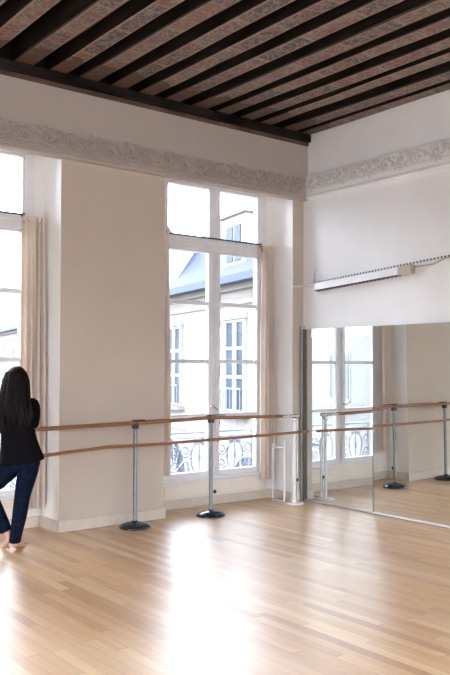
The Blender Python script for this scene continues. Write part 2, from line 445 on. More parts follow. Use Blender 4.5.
# ------------------------------------------------------------------ windows
def window(num, c, detail=True):
    root = empty('window_%d' % num, (c, 7.80, 0), kind='structure')
    G = .705; F = .79; y0, y1 = 7.775, 7.86
    f = MB()
    for s in (-1, 1):
        f.box((min(c+s*(G-.0), c+s*(F+.03)), y0-.012, 0), (max(c+s*G, c+s*(F+.03)), 7.90, 3.90), .006)
    f.box((c-F, y0-.012, 3.83), (c+F, 7.90, 3.90), .005)
    part(f, 'window_frame', M['frame'], root)
    tr = MB().box((c-G, y0-.03, 3.055), (c+G, 7.90, 3.165), .01)
    tr.box((c-G, y0-.045, 3.14), (c+G, y0, 3.185), .008)
    part(tr, 'transom', M['frame'], root)
    # upper fanlight sashes
    for s in (-1, 1):
        xa, xb = (c-G, c-.0) if s < 0 else (c, c+G)
        sa = MB(); ins = .082
        gx0, gx1 = (xa+.0, xb-.083) if s < 0 else (xa+.083, xb)
        sa.box((gx1 if s < 0 else xa, y0, 3.18), (xb if s < 0 else gx0, y1, 3.83), .006)
        sa.box((gx0, y0, 3.18), (gx1, y1, 3.205), .004); sa.box((gx0, y0, 3.805), (gx1, y1, 3.83), .004)
        if s < 0: sa.box((gx0, y0, 3.205), (gx0+.022, y1, 3.805), .004)
        else: sa.box((gx1-.022, y0, 3.205), (gx1, y1, 3.805), .004)
        so = part(sa, 'fanlight_sash', M['frame'], root)
        part(MB().box((gx0+.01, 7.815, 3.19), (gx1-.01, 7.819, 3.82)), 'pane', M['glass'], so)
        # casement below
        ca = MB()
        ca.box((gx1 if s < 0 else xa, y0, .34), (xb-.002 if s < 0 else gx0, y1, 3.055), .007)
        ex = (gx0, gx0+.03) if s < 0 else (gx1-.03, gx1)
        ca.box((ex[0], y0, .34), (ex[1], y1, 3.055), .005)
        a, b_ = (gx0+.03, gx1) if s < 0 else (gx0, gx1-.03)
        ca.box((a, y0, .34), (b_, y1, .405), .006); ca.box((a, y0, 3.03), (b_, y1, 3.055), .004)
        for z in (2.42, 1.72, 1.07): ca.box((a, y0+.015, z-.022), (b_, y1-.01, z+.022), .006)
        co = part(ca, 'casement', M['frame'], root)
        for z0, z1 in ((.405, 1.048), (1.092, 1.698), (1.742, 2.398), (2.442, 3.03)):
            part(MB().box((a-.005, 7.815, z0-.005), (b_+.005, 7.819, z1+.005)), 'pane', M['glass'], co)
    # meeting rod (espagnolette) with knuckles and lever handle
    e = MB().box((c-.028, y0-.014, .36), (c+.028, y0, 3.04), .005)
    e.tube([(c+.005, y0-.024, .42), (c+.005, y0-.024, 3.0)], .009, 10)
    for z in (.42, .8, 1.45, 2.0, 2.33, 2.9): e.tube([(c+.005, y0-.024, z-.018), (c+.005, y0-.024, z+.018)], .015, 10)
    part(e, 'espagnolette_rod', M['frame'], root, smooth=True)
    h = MB().tube([(c, y0-.02, 1.15), (c-.005, y0-.075, 1.15)], .011, 10)
    h.tube([(c, y0-.075, 1.14), (c-.03, y0-.08, 1.155), (c-.065, y0-.08, 1.185), (c-.09, y0-.08, 1.18)], [.011, .010, .013, .011], 10)
    h.ell((c-.095, y0-.08, 1.18), (.017,)*3)
    part(h, 'handle', M['steel'], root, smooth=True)
    # sill and panelled apron under the glass
    s_ = MB().box((c-.83, y0-.035, .30), (c+.83, 7.92, .345), .01)
    part(s_, 'sill', M['frame'], root)
    p = MB().box((c-.80, YN-.01, 0), (c+.80, 7.90, .30))
    p.box((c-.74, YN-.022, .135), (c+.74, YN-.008, .275), .006)
    part(p, 'apron_panel', M['panel'], root)
    if detail:
        for s in (-1, 1):
            hg = MB()
            for z in (3.55, 3.35, 2.85, 1.9, .7):
                hg.tube([(c+s*(G+.012), y0-.02, z-.03), (c+s*(G+.012), y0-.02, z+.03)], .009, 8)
            part(hg, 'hinge', M['frame'], root, smooth=True)
    return root
for i, c in enumerate(CEN): window(i+1, c, i < 2)

# ------------------------------------------------------------------ curtains
def curtain(x0, x1, z0, z1, y, folds, seed, label, amp=.030, flare=.02):
    rnd = random.Random(seed); n = folds*10; cx = (x0+x1)/2
    root = empty('curtain', (cx, y, z1), label, 'curtain', 'curtains gathered beside the windows')
    ph = [rnd.uniform(-.6, .6) for _ in range(folds+1)]
    rows = 16; vs = []; fs = []
    for side in (0, 1):
        for r in range(rows+1):
            t = r/rows; z = z1+(z0-z1)*t; am = amp*(.45+.55*min(1, t*2.5))
            wd = 1+flare*t*4
            for k in range(n+1):
                u = k/n
                xx = cx+(u-.5)*(x1-x0)*wd+.008*math.sin(t*3+u*9+seed)
                yy = y+am*math.sin(u*folds*2*PI+ph[int(u*folds)]*t+.5*math.sin(t*2.2+seed))+.012*math.sin(u*23+t*2)
                vs.append((xx, yy+side*.004, z))
    W = n+1; S = (rows+1)*W
    for r in range(rows):
        for k in range(n):
            a = r*W+k; fs.append((a, a+1, a+W+1, a+W)); fs.append((a+S, a+W+S, a+W+1+S, a+1+S))
    for k in range(n):
        fs.append((k, k+S, k+1+S, k+1)); a = rows*W+k; fs.append((a, a+1, a+1+S, a+S))
    for r in range(rows):
        a = r*W; fs.append((a, a+W, a+W+S, a+S)); a = r*W+n; fs.append((a, a+S, a+W+S, a+W))
    part(MB().add(vs, fs), 'cloth', M['curtain'], root, smooth=True)
    # bunched pleats at the heading
    hb = MB()
    for k in range(folds):
        xx = x0+(k+.5)*(x1-x0)/folds
        hb.box((xx-.018, y-.038, z1-.045), (xx+.018, y+.030, z1+.012), .012)
    part(hb, 'heading', M['curtain'], root)
    return root
curtain(6.565, 6.755, .25, 3.165, 7.665, 4, 1, 'long cream curtain gathered at the right of the middle tall window')
curtain(4.955, 5.135, .42, 3.21, 7.62, 3, 2, 'narrow strip of cream curtain at the left edge of the middle window')
curtain(3.375, 3.615, .21, 3.165, 7.655, 5, 3, 'wide cream curtain hanging beside the woman at the left window')
for (xa, xb), wh in (((5.0, 6.585), 'middle'), ((1.80, 3.42), 'left')):
    rt = empty('curtain_rod', ((xa+xb)/2, 7.70, 3.19), 'thin dark curtain rod across the transom of the %s window' % wh, 'curtain rod', 'curtain rods at the transoms')
    part(MB().tube([(xa, 7.705, 3.195), (xb, 7.705, 3.195)], .009, 10), 'rod', M['darkmetal'], rt, smooth=True)
    for xx in (xb-.012,):
        part(MB().box((xx-.015, 7.70, 3.16), (xx+.015, 7.768, 3.215), .004).tube([(xx, 7.70, 3.195), (xx-.01, 7.68, 3.17), (xx-.01, 7.665, 3.10)], [.012, .012, .008], 8), 'bracket', M['brass'], rt, smooth=True)

# ------------------------------------------------------------------ barre stands and barres
def stand(loc, ztop, label, mats, br=.165, knob_z=None, side=1, offset_rod=False, capz=0):
    x, y = loc; root = empty('barre_stand', (x, y, 0), label, 'ballet barre stand')
    mp, mbs, mk = mats
    b_ = MB().lathe((x, y, 0), [(br*.97, 0), (br, .006), (br*.985, .016), (br*.9, .030), (br*.7, .046), (br*.45, .056), (br*.2, .060), (.03, .062), (.028, .075)] if capz == 0 else
                    [(br*.98, 0), (br, .003), (br, .010), (br*.97, .014), (.05, .016), (.03, .020), (.028, .03)], 44)
    part(b_, 'base', mbs, root, smooth=True)
    part(MB().tube([(x, y, .02), (x, y, ztop-.02)], .021, 16), 'pole', mp, root, smooth=True)
    if offset_rod:
        part(MB().tube([(x+.045, y, .06), (x+.045, y, ztop)], .009, 10).tube([(x+.045, y, .10), (x+.045, y, .13)], .014, 10), 'inner_rod', M['steel'], root, smooth=True)
        part(MB().ell((x+.045, y-.01, .285), (.016, .016, .022)), 'knob', M['blacktop'], root, smooth=True)
    elif knob_z:
        part(MB().tube([(x, y, knob_z), (x+.045, y-.01, knob_z)], .007, 8).ell((x+.05, y-.012, knob_z), (.018, .018, .024)), 'knob', M['blacktop'], root, smooth=True)
    # lower rail collar and top saddle
    part(MB().tube([(x, y, .815), (x, y, .86)], .027, 16), 'collar', mp, root, smooth=True)
    return root
g3 = (M['polegrey'], M['basemetal'], M['blacktop'])
P1, P2, P3 = (4.393, 7.128), (5.416, 7.192), (6.715, 7.232)
s1 = stand(P1, 1.06, 'grey barre stand with domed dark base in front of the wide pier', g3)
s2 = stand(P2, 1.08, 'grey barre stand with black knob in front of the middle window', g3, knob_z=.265)
s3 = stand(P3, 1.055, 'white barre stand with flat round base next to the mirror corner', (M['whitemetal'], M['whitemetal'], M['blacktop']), br=.118, offset_rod=True, capz=1)
def topcap(st, p, z, dx0, dx1, mt):
    x, y = p; m_ = MB()
    m_.box((x-.028, y-.030, z-.06), (x+.028, y+.030, z-.018), .006)
    m_.box((x-dx0, y-.024, z+.019), (x+dx1, y+.024, z+.031), .005).box((x-.012, y+.020, z-.05), (x+.012, y+.028, z+.03))
    part(m_, 'saddle', mt, st)
topcap(s1, P1, 1.075, .03, .11, M['blacktop']); topcap(s2, P2, 1.092, .06, .19, M['blacktop']); topcap(s3, P3, 1.06, .02, .02, M['steel'])
def rail(pts, r, label, end=None):
    root = empty('barre', pts[0], label, 'ballet barre')
    part(MB().tube(pts, r, 18), 'rail', M['barre'], root, smooth=True)
    if end: part(MB().tube(end, r*1.02, 18), 'end_sleeve', M['steel'], root, smooth=True)
    return root
rail([(1.6, 7.17, 1.046), (3.3, 7.165, 1.052), (P1[0]-.005, P1[1]-.0, 1.073)], .0215, 'upper wooden barre running from behind the woman to the domed stand at the pier')
rail([(P1[0]+.005, P1[1], 1.073), (P2[0]-.005, P2[1], 1.090)], .0215, 'upper wooden barre between the two grey stands')
rail([(P2[0]+.005, P2[1], 1.087), (6.50, 7.225, 1.066)], .0195, 'upper wooden barre from the middle window stand to the white stand', [(6.50, 7.225, 1.066), (6.79, 7.232, 1.062)])
JX = 4.02
rail([(1.6, 7.17, .760), (3.3, 7.165, .793), (JX-.02, 7.095, .845)], .0165, 'lower wooden barre sloping up from the woman to the pier joint')
rail([(JX-.02, 7.095, .849), (P1[0], P1[1]-.046, .846), (P2[0], P2[1]-.046, .848), (P3[0], P3[1]-.044, .866), (6.905, 7.185, .868)], .0165, 'long lower wooden barre from the pier joint to the mirror corner')

# small white tubular frame beside the white stand
fr = empty('tubular_frame', (6.66, 7.46, 0), 'narrow white tubular steel frame standing under the barres at the right of the window', 'metal frame')
fx0, fx1, fy0, fy1 = 6.655, 6.67, 7.56, 7.36
part(MB().tube([(fx0, fy0, .012), (fx0, fy0, .70)], .011, 10), 'upright', M['whitemetal'], fr, smooth=True)
part(MB().tube([(fx1, fy1, .012), (fx1, fy1, .76)], .012, 10), 'upright', M['whitemetal'], fr, smooth=True)
part(MB().tube([(fx0, fy0, .665), (fx1, fy1, .66)], .013, 10), 'crossbar', M['whitemetal'], fr, smooth=True)
part(MB().tube([(fx0, fy0, .012), (fx1, fy1, .012)], .012, 10), 'foot_bar', M['whitemetal'], fr, smooth=True)

# ------------------------------------------------------------------ mirrors
def mirror(y0, y1, xb, yaw, lean, label):
    """panel on the right wall, base line at x=xb (middle), yawed and leaning into the room"""
    yc = (y0+y1)/2; root = empty('wall_mirror', (xb, yc, .01), label, 'mirror', 'mirror panels on the right wall')
    H = 2.116; hw = (y1-y0)/2
    def bx(name, a, b_, mt): 
        o = MB().box(a, b_, .0).build(name, mt, None, local=True); o.parent = root; return o
    bx('glass', (0, -hw+.004, .012), (.005, hw-.004, H), M['mirror'])
    bx('edge', (.0005, -hw, .010), (.0045, -hw+.004, H), M['mirredge'])
    bx('edge', (.0005, hw-.004, .010), (.0045, hw, H), M['mirredge'])
    bx('channel', (-.006 if lean < .01 else -.03, -hw, 0), (.006, hw, .012), M['alu'] if lean < .01 else M['whitemetal'])
    root.rotation_euler = (0, -lean, 0); root.rotation_mode = 'XYZ'
    root.rotation_euler = (0, -lean, -yaw*-1)
    return root
MIR = [mirror(6.195, 7.325, 6.972, -.014, .002, 'tall mirror panel nearest the window corner, reflecting the window'),
       mirror(5.02, 6.189, 6.972, 0, .0142, 'right-hand tall mirror panel reflecting the plain pier and two stands')]
# edge post of the mirror run in the corner
ep = empty('corner_trim', (6.95, 7.345, 0), 'slim grey vertical edge strip between corner pier and first mirror', 'edge strip')
part(MB().box((6.925, 7.328, 0), (6.94, 7.349, 2.13), .002), 'strip', M['mirredge'], ep)
part(MB().box((6.945, 7.33, 0), (6.985, 7.349, 2.13), .002), 'backing_strip', M['louver'], ep)
part(MB().box((6.915, 7.322, 2.13), (6.988, 7.349, 2.165), .004), 'top_block', M['wall'], ep)

# ------------------------------------------------------------------ strip light on the right wall
lt = empty('strip_light', (6.93, 6.4, 2.66), 'long white strip light with toothed louvre mounted above the mirrors', 'wall light')
def zr(y): return 2.664+(7.10-y)*.0605
lb = MB()
ya, yb_ = 7.09, 5.79
for q0, q1, x0, x1, za, zb_ in ((0, 1, 6.905, 6.985, -.055, .035),):
    lb.add([(x, y, zr(y)+z-(.012 if y > 6.5 else .015)) for y in (ya, yb_) for x in (x0, x1) for z in (za, zb_)], [(0, 1, 3, 2), (4, 6, 7, 5), (0, 4, 5, 1), (2, 3, 7, 6), (0, 2, 6, 4), (1, 5, 7, 3)])
part(lb, 'housing', M['whitemetal'], lt)
lv = MB(); lv.add([(x, y, zr(y)+z) for y in (7.09, 5.80) for x in (6.910, 6.978) for z in (-.071, -.060)], [(0, 1, 3, 2), (4, 6, 7, 5), (0, 4, 5, 1), (2, 3, 7, 6), (0, 2, 6, 4), (1, 5, 7, 3)])
for k in range(22):
    y = 7.07-k*(1.26/21); z = zr(y)-.070
    lv.box((6.908, y-.016, z-.012), (6.98, y+.012, z+.004), .002)
part(lv, 'louvre', M['louver'], lt)
part(MB().box((6.90, 5.615, zr(5.7)-.082), (6.985, 5.79, zr(5.7)+.022), .006), 'end_cap', M['lampend'], lt)
part(MB().tube([(6.90, 7.16, zr(7.16)-.002), (6.94, 6.9, zr(6.9)-.002), (6.94, 7.0, zr(7.0))], .006, 6).tube([(6.935, 7.245, 2.658), (6.92, 7.12, 2.662), (6.93, 7.0, 2.672)], .012, 8).tube([(6.68, 7.24, 2.64), (6.80, 7.245, 2.648), (6.935, 7.245, 2.658)], .010, 8), 'arm', M['whitemetal'], lt, smooth=True)
part(MB().tube([(6.900, y, zr(y)+.024) for y in (7.09, 6.7, 6.3, 5.9, 5.6, 5.2, 4.8, 4.2)], .010, 8), 'cord', M['cord'], lt, smooth=True)
part(MB().tube([(6.95, 5.6, zr(5.6)-.01), (6.95, 5.35, zr(5.35)-.02), (6.96, 5.2, zr(5.2)+.02), (6.96, 4.9, zr(4.9)+.01)], .009, 8), 'cable', M['lampend'], lt, smooth=True)
hk = MB().tube([(6.945, 7.18, 2.685), (6.96, 7.155, 2.74), (6.97, 7.15, 2.80)], .006, 6).tube([(6.945, 7.11, 2.70), (6.96, 7.14, 2.74)], .006, 6).tube([(6.97, 7.15, 2.80), (6.985, 7.15, 2.86)], .004, 6)
part(hk, 'hook', M['steel'], lt, smooth=True)

# chipped plaster patches on the pier where an old rail bracket sat
for (zz, xx, sc) in ((1.02, 3.985, .8), (.79, 3.985, 1.0)):
    pt = MB(); rnd = random.Random(int(zz*100)); n = 14
    ring = [(xx+math.cos(2*PI*k/n)*.022*sc*rnd.uniform(.6, 1.3), zz+math.sin(2*PI*k/n)*.05*sc*rnd.uniform(.6, 1.2)) for k in range(n)]
    pt.loft([[(a, YP+.002, b_) for a, b_ in ring], [(xx+(a-xx)*.8, YP-.003, zz+(b_-zz)*.8) for a, b_ in ring]])
    struct(pt, 'trim_%d' % (5 if zz > 1 else 6), M['base'])

# ------------------------------------------------------------------ balcony railings outside
def scroll(mb, c, r, s, a0, turns=1.6, rr=.008):
    mb.tube([(c[0]+s*math.cos(a0+t/16*turns*2*PI)*r*(1-.7*t/16), c[1], c[2]+math.sin(a0+t/16*turns*2*PI)*r*(1-.7*t/16)) for t in range(17)], rr, 6)
def railing(c, label):
    y = 8.08; root = empty('balcony_railing', (c, y, .25), label, 'railing', 'wrought iron railings outside the windows')
    part(MB().box((c-.86, y-.016, .835), (c+.90, y+.016, .855), .004), 'top_rail', M['iron'], root)
    part(MB().box((c-.86, y-.010, .30), (c+.90, y+.010, .315), .003).box((c-.86, y-.008, .775), (c+.90, y+.008, .787), .003), 'lower_rail', M['iron'], root)
    for xx in (c-.84, c+.85): part(MB().box((xx-.012, y-.012, .25), (xx+.012, y+.012, .85), .003), 'post', M['iron'], root)
    for k, xx in enumerate((c-.58, c, c+.56)):
        m_ = MB()
        # oval medallion with lyre scrolls and spear
        m_.tube([(xx+.125*math.cos(w/20*2*PI), y, .53+.20*math.sin(w/20*2*PI)) for w in range(21)], .009, 6)
        m_.tube([(xx, y, .36), (xx, y, .70)], [.008, .008], 6).tube([(xx, y, .46), (xx, y, .53), (xx, y, .62)], [.005, .022, .004], 8)
        for s in (-1, 1):
            scroll(m_, (xx+s*.055, y, .735), .050, s, PI, 1.4); scroll(m_, (xx+s*.06, y, .34), .05, s, -PI, 1.3)
            scroll(m_, (xx+s*.21, y, .62), .085, s, PI*.9, 1.5, .009); scroll(m_, (xx+s*.21, y, .44), .075, s, -PI*.9, 1.5, .009)
            m_.ell((xx+s*.13, y, .53), (.02,)*3, 8, 6)
        part(m_, 'scroll_panel', M['iron'], root, smooth=True)
    return root
railing(5.903, 'scrolled grey iron railing outside the middle window')
railing(2.74, 'scrolled grey iron railing outside the left window behind the woman')
struct(MB().box((XL, 8.002, .12), (XR+1, 8.22, .24), .01), 'trim_7', M['stone2'])

# ------------------------------------------------------------------ buildings across the courtyard
def facade_frame(O, D, N):
    O, D, N = Vector(O), Vector(D).normalized(), Vector(N).normalized()
    return lambda t, n, z: O+D*t+N*n+Vector((0, 0, z))
def fbox(mb, F, t0, t1, n0, n1, z0, z1):
    mb.add([F(t, n, z) for z in (z0, z1) for n in (n0, n1) for t in (t0, t1)], [(0, 2, 3, 1), (4, 5, 7, 6), (0, 1, 5, 4), (2, 6, 7, 3), (0, 4, 6, 2), (1, 3, 7, 5)]); return mb
def tall_window(F, root, tc, z0, z1, w_=1.12, rail_=True):
    h = w_/2
    fm = MB()
    fbox(fm, F, tc-h-.13, tc-h, -.02, .07, z0-.05, z1+.1); fbox(fm, F, tc+h, tc+h+.13, -.02, .07, z0-.05, z1+.1); fbox(fm, F, tc-h-.2, tc+h+.2, -.02, .12, z1, z1+.14)
    fbox(fm, F, tc-.10, tc+.10, .0, .06, z0, z1)
    for z in (z0, z0+.95, z0+1.75, z1-.06):
        if z < z1: fbox(fm, F, tc-h, tc+h, .0, .05, z-.03, z+.06)
    o = part(fm, 'window', M['outframe'], root)
    g = MB()
    fbox(g, F, tc-h, tc-.09, -.01, .02, z0, z1); fbox(g, F, tc+.09, tc+h, -.01, .02, z0, z1)
    part(g, 'pane', M['outglass'], o)
    if rail_:
        r = MB(); fbox(r, F, tc-h-.1, tc+h+.1, .16, .20, z0+.62, z0+.67); fbox(r, F, tc-h-.1, tc+h+.1, .16, .20, z0+.02, z0+.06)
        k = tc-h-.08
        while k < tc+h+.1: fbox(r, F, k, k+.02, .17, .19, z0, z0+.66); k += .21
        part(r, 'window_railing', M['iron'], o)
        s = MB(); fbox(s, F, tc-h-.3, tc+h+.3, 0, .26, z0-.14, z0-.02); part(s, 'window_ledge', M['stone'], o)
# long wing seen through both windows
D = Vector((.22, .9755, 0)).normalized(); N = Vector((-D.y, D.x, 0))
A = facade_frame((14.45, 19.15, 0), D, N)
bA = empty('building', (14.45, 19.15, -6), 'long pale stone house with slate roof and tall windows across the courtyard', 'building')
wa = MB(); fbox(wa, A, -6, 62, -7, 0, -6, 4.0)
part(wa, 'wall', M['stone'], bA)
for tc in (-3.0, -.15):   # rusticated blocks between windows
    z = -.4; k = 0; qn = MB()
    while z < 3.6: fbox(qn, A, tc-(.42 if k % 2 else .3), tc+(.42 if k % 2 else .3), 0, .03, z, z+.36); z += .36; k += 1
    part(qn, 'quoin', M['block'], bA)
co = MB(); fbox(co, A, -6, 62, 0, .05, 3.40, 3.52); fbox(co, A, -6, 62, 0, .14, 3.80, 3.96); fbox(co, A, -6, 62, 0, .06, -.35, -.15)
part(co, 'cornice', M['stone'], bA)
gu = MB(); fbox(gu, A, -6, 4.6, .1, .48, 3.96, 4.16); fbox(gu, A, 4.6, 62, .1, .45, 3.96, 4.14)
part(gu, 'gutter', M['zinc'], bA)
ro = MB()
ro.add([A(-6, .35, 4.14), A(4.2, .35, 4.14), A(2.6, -1.3, 6.6), A(-5, -1.3, 6.6), A(-6, -7, 4.14), A(4.2, -7, 4.14), A(2.6, -5.5, 6.6), A(-5, -5.5, 6.6)],
       [(0, 1, 2, 3), (1, 5, 6, 2), (5, 4, 7, 6), (3, 2, 6, 7), (4, 0, 3, 7), (0, 4, 5, 1)])
ro.add([A(14, .35, 4.12), A(62, .35, 4.12), A(62, -3, 9.2), A(17, -3, 9.2), A(14, -7, 4.12), A(62, -7, 4.12), A(62, -5, 9.2), A(17, -5, 9.2)],
       [(0, 1, 2, 3), (1, 5, 6, 2), (5, 4, 7, 6), (3, 2, 6, 7), (4, 0, 3, 7), (0, 4, 5, 1)])
part(ro, 'roof', M['slate'], bA)
for tc in (-5.0, -1.6, 3.0, 7.6, 12.2, 16.8, 21.4, 26, 30.6, 35.2, 39.8): tall_window(A, bA, tc, .42, 3.0, rail_=tc < 10)
for tc in (-2.55, 2.9, 7.5):
    ar = MB(); rad = 1.15; zc = -1.85; n = 16
    prof = [(-rad, -5.9)]+[(-rad*math.cos(PI*k/n), zc+rad*math.sin(PI*k/n)) for k in range(n+1)]+[(rad, -5.9)]
    ar.loft([[A(tc+a, d, z) for a, z in prof] for d in (-.02, .03)])
    o = part(ar, 'arched_window', M['outglass'], bA)
    sr = MB()
    for k in range(1, 6): a_ = PI*k/6; sr.tube([A(tc, .05, zc), A(tc-rad*math.cos(a_), .05, zc+rad*math.sin(a_))], .03, 6)
    sr.tube([A(tc-rad*math.cos(PI*k/n), .05, zc+rad*math.sin(PI*k/n)) for k in range(n+1)], .07, 6); sr.tube([A(tc-rad, .05, zc), A(tc+rad, .05, zc)], .05, 6); sr.tube([A(tc, .05, zc), A(tc, .05, -5.9)], .05, 6)
    part(sr, 'glazing_bar', M['outframe'], o)
for tc, zz in ((-1.65, 4.55), (3.35, 4.3)):
    dm = MB(); fbox(dm, A, tc-.75, tc+.75, -1.6, .10, zz-.3, zz+1.35)
    do = part(dm, 'dormer', M['outframe'], bA)
    if zz > 4.5:
        g = MB(); fbox(g, A, tc-.45, tc-.06, .08, .13, zz+.05, zz+1.05); fbox(g, A, tc+.06, tc+.45, .08, .13, zz+.05, zz+1.05); part(g, 'pane', M['outglass'], do)
    rr = MB(); fbox(rr, A, tc-.85, tc+.85, -1.6, .2, zz+1.33, zz+1.42); part(rr, 'dormer_roof', M['stone2'], do)
# taller white block behind the near roof
B = facade_frame((14.45+7.5, 19.15-1, 0), D, N)
bB = empty('building', (21.95, 18.15, -6), 'tall white block looming faintly above the near slate roof', 'building')
wb = MB(); fbox(wb, B, -5.5, 9, -6, 0, -6, 9.6); part(wb, 'wall', M['stone2'], bB)
cb_ = MB(); fbox(cb_, B, -5.5, 9, 0, .08, 9.3, 9.62); part(cb_, 'cornice', M['stone2'], bB)
for tc in (-3.4, .1, 3.6, 7.0): tall_window(B, bB, tc, 6.9, 8.7, 1.1, False)
# white house seen only in the mirror, to the left of the courtyard
E_ = facade_frame((-10.2, 24, 0), (0, 1, 0), (1, 0, 0))
bC = empty('building', (-10.2, 24, -6), 'plain white house with shuttered windows, seen in the mirror', 'building')
wc = MB(); fbox(wc, E_, -18, 24, -6, 0, -6, 2.9); part(wc, 'wall', M['stone2'], bC)
for k in range(-5, 7):
    tc = k*2.7+.2
    for z0 in (.30,):
        fm = MB(); fbox(fm, E_, tc-.62, tc+.62, 0, .06, z0-.08, z0+1.95); o = part(fm, 'window', M['outframe'], bC)
        g = MB(); fbox(g, E_, tc-.56, tc-.12, .05, .09, z0, z0+1.85); fbox(g, E_, tc+.12, tc+.56, .05, .09, z0, z0+1.85); part(g, 'pane', M['outglass'], o)
        lg = MB(); fbox(lg, E_, tc-.9, tc+.9, 0, .25, z0-.5, z0-.38); part(lg, 'window_ledge', M['stone'], o)
g_ = MB().box((-60, 8.3, -6.2), (80, 120, -6.0)); tag(g_.build('courtyard_ground', M['ground']), kind='structure')

# ------------------------------------------------------------------ the woman
TH = .6623
Rv = Vector((math.cos(TH), -math.sin(TH), 0)); Fv = Vector((math.sin(TH), math.cos(TH), 0))
W0 = Vector((3.005, 6.91, 0))
def wp(a, f, z): return W0+Rv*a+Fv*f+Vector((0, 0, z))
person = empty('person', tuple(W0), 'barefoot woman with long dark hair, black jacket and jeans, seen from behind at the barre', 'person')
def skin_obj(chains, name, mat, parent, sub=2):
    vs = []; es = []; rad = []; roots = []; names = {}
    for ch in chains:
        prev = None
        for nm, p, r in ch:
            if nm in names: i = names[nm]
            else:
                i = len(vs); vs.append(tuple(Vector(p)-W0)); rad.append(r)
                if nm: names[nm] = i
                if prev is None: roots.append(i)
            if prev is not None: es.append((prev, i))
            prev = i
    me = bpy.data.meshes.new(name); me.from_pydata(vs, es, []); me.materials.append(mat)
    o = bpy.data.objects.new(name, me); C.objects.link(o); o.parent = parent
    sk = o.modifiers.new('skin', 'SKIN'); sk.use_smooth_shade = True
    for i, r in enumerate(rad):
        sv = me.skin_vertices[0].data[i]; sv.radius = r if isinstance(r, tuple) else (r, r); sv.use_root = i in roots
    s = o.modifiers.new('sub', 'SUBSURF'); s.levels = sub; s.render_levels = sub
    return o
n0 = ''
ch = [
 [('pel', wp(.06, 0, .86), (.13, .10)), ('wai', wp(.03, .0, 1.02), (.10, .07)), ('che', wp(.01, .01, 1.20), (.115, .075)), ('ubk', wp(-.01, .01, 1.31), (.085, .06)), ('nek', wp(-.01, .02, 1.41), .05), ('hd0', wp(-.01, .035, 1.47), .065), ('hd1', wp(-.01, .045, 1.55), .088), ('hd2', wp(-.01, .04, 1.605), .055)],
 [('ubk', 0, 0), ('shR', wp(.145, .01, 1.315), .052), ('elR', wp(.135, .09, 1.13), .040), ('wrR', wp(.10, .27, 1.105), .025), ('paR', wp(.08, .33, 1.10), (.030, .015))],
 [('ubk', 0, 0), ('shL', wp(-.165, .01, 1.315), .052), ('elL', wp(-.22, .03, 1.12), .040), ('wrL', wp(-.18, .13, 1.10), .025), ('paL', wp(-.155, .185, 1.098), (.030, .015))],
 [('pel', 0, 0), ('hiR', wp(.13, 0, .82), .092), ('knR', wp(.055, .02, .46), .058), ('caR', wp(.045, -.01, .34), .056), ('anR', wp(.0, .0, .085), .034), ('heR', wp(.0, -.01, .04), .032), ('baR', wp(.02, .13, .028), (.038, .022)), ('toR', wp(.025, .19, .020), (.034, .014))],
 [('pel', 0, 0), ('hiL', wp(-.01, 0, .82), .092), ('knL', wp(-.27, .10, .53), .045), ('caL', wp(-.215, .06, .40), .045), ('anL', wp(-.075, .02, .14), .034), ('heL', wp(-.06, .0, .105), .030), ('baL', wp(-.09, -.02, .040), (.036, .024)), ('toL', wp(-.105, .03, .020), (.034, .015))],
]
for s, pa in ((1, (.08, .33, 1.100)), (-1, (-.155, .185, 1.098))):
    for k, (off, ln) in enumerate(((-.026, .060), (-.009, .070), (.009, .066), (.026, .052))):
        ch.append([('', wp(pa[0]+off, pa[1]+.0, pa[2]), .009), ('', wp(pa[0]+off*1.15, pa[1]+.035, pa[2]+.002), .0085), ('', wp(pa[0]+off*1.2, pa[1]+.055+ln*.2, pa[2]-.018), .0075), ('', wp(pa[0]+off*1.2, pa[1]+.052+ln*.1, pa[2]-.040), .0065)])
    ch.append([('', wp(pa[0]-s*.018, pa[1]-.02, pa[2]-.004), .010), ('', wp(pa[0]-s*.042, pa[1]+.0, pa[2]-.018), .009), ('', wp(pa[0]-s*.05, pa[1]+.02, pa[2]-.035), .0075)])
body = skin_obj(ch, 'body', M['skin'], person)
# toes
for s, c0 in ((1, (.025, .20, .018)), (-1, (-.105, .04, .018))):
    t = MB()
    for k in range(5): t.ell(wp(c0[0]+s*(-.030+.015*k), c0[1]+.018-.005*k, .013), (.010-.0008*k,)*3, 8, 6)
    part(t, 'toes', M['skin'], person, smooth=True)
# face
fc = MB().ell(wp(-.01, .135, 1.535), (.014, .022, .024), 10, 8)
part(fc, 'nose', M['skin'], person, smooth=True)
for q_ in (-.045, .025): part(MB().ell(wp(q_, .118, 1.56), (.013, .013, .010)), 'eye', M['eye'], person, smooth=True)
part(MB().ell(wp(-.01, .120, 1.495), (.022, .010, .008)), 'mouth', M['lip'], person, smooth=True)
for q_ in (-.10, .08): part(MB().ell(wp(q_, .04, 1.54), (.010, .018, .030)), 'ear', M['skin'], person, smooth=True)
def ringp(a, f, z, ra, rf, n=28, wob=0, seed=0, e=2.3, tilt=0):
    out = []
    for k in range(n):
        w = 2*PI*k/n; c, s = math.cos(w), math.sin(w)
        q = (abs(c)**e+abs(s)**e)**(-1/e)
        g = 1+wob*math.sin(w*5+seed)+wob*.6*math.sin(w*9+seed*2)
        out.append(wp(a+ra*q*c*g, f+rf*q*s*g, z+tilt*c))
    return out
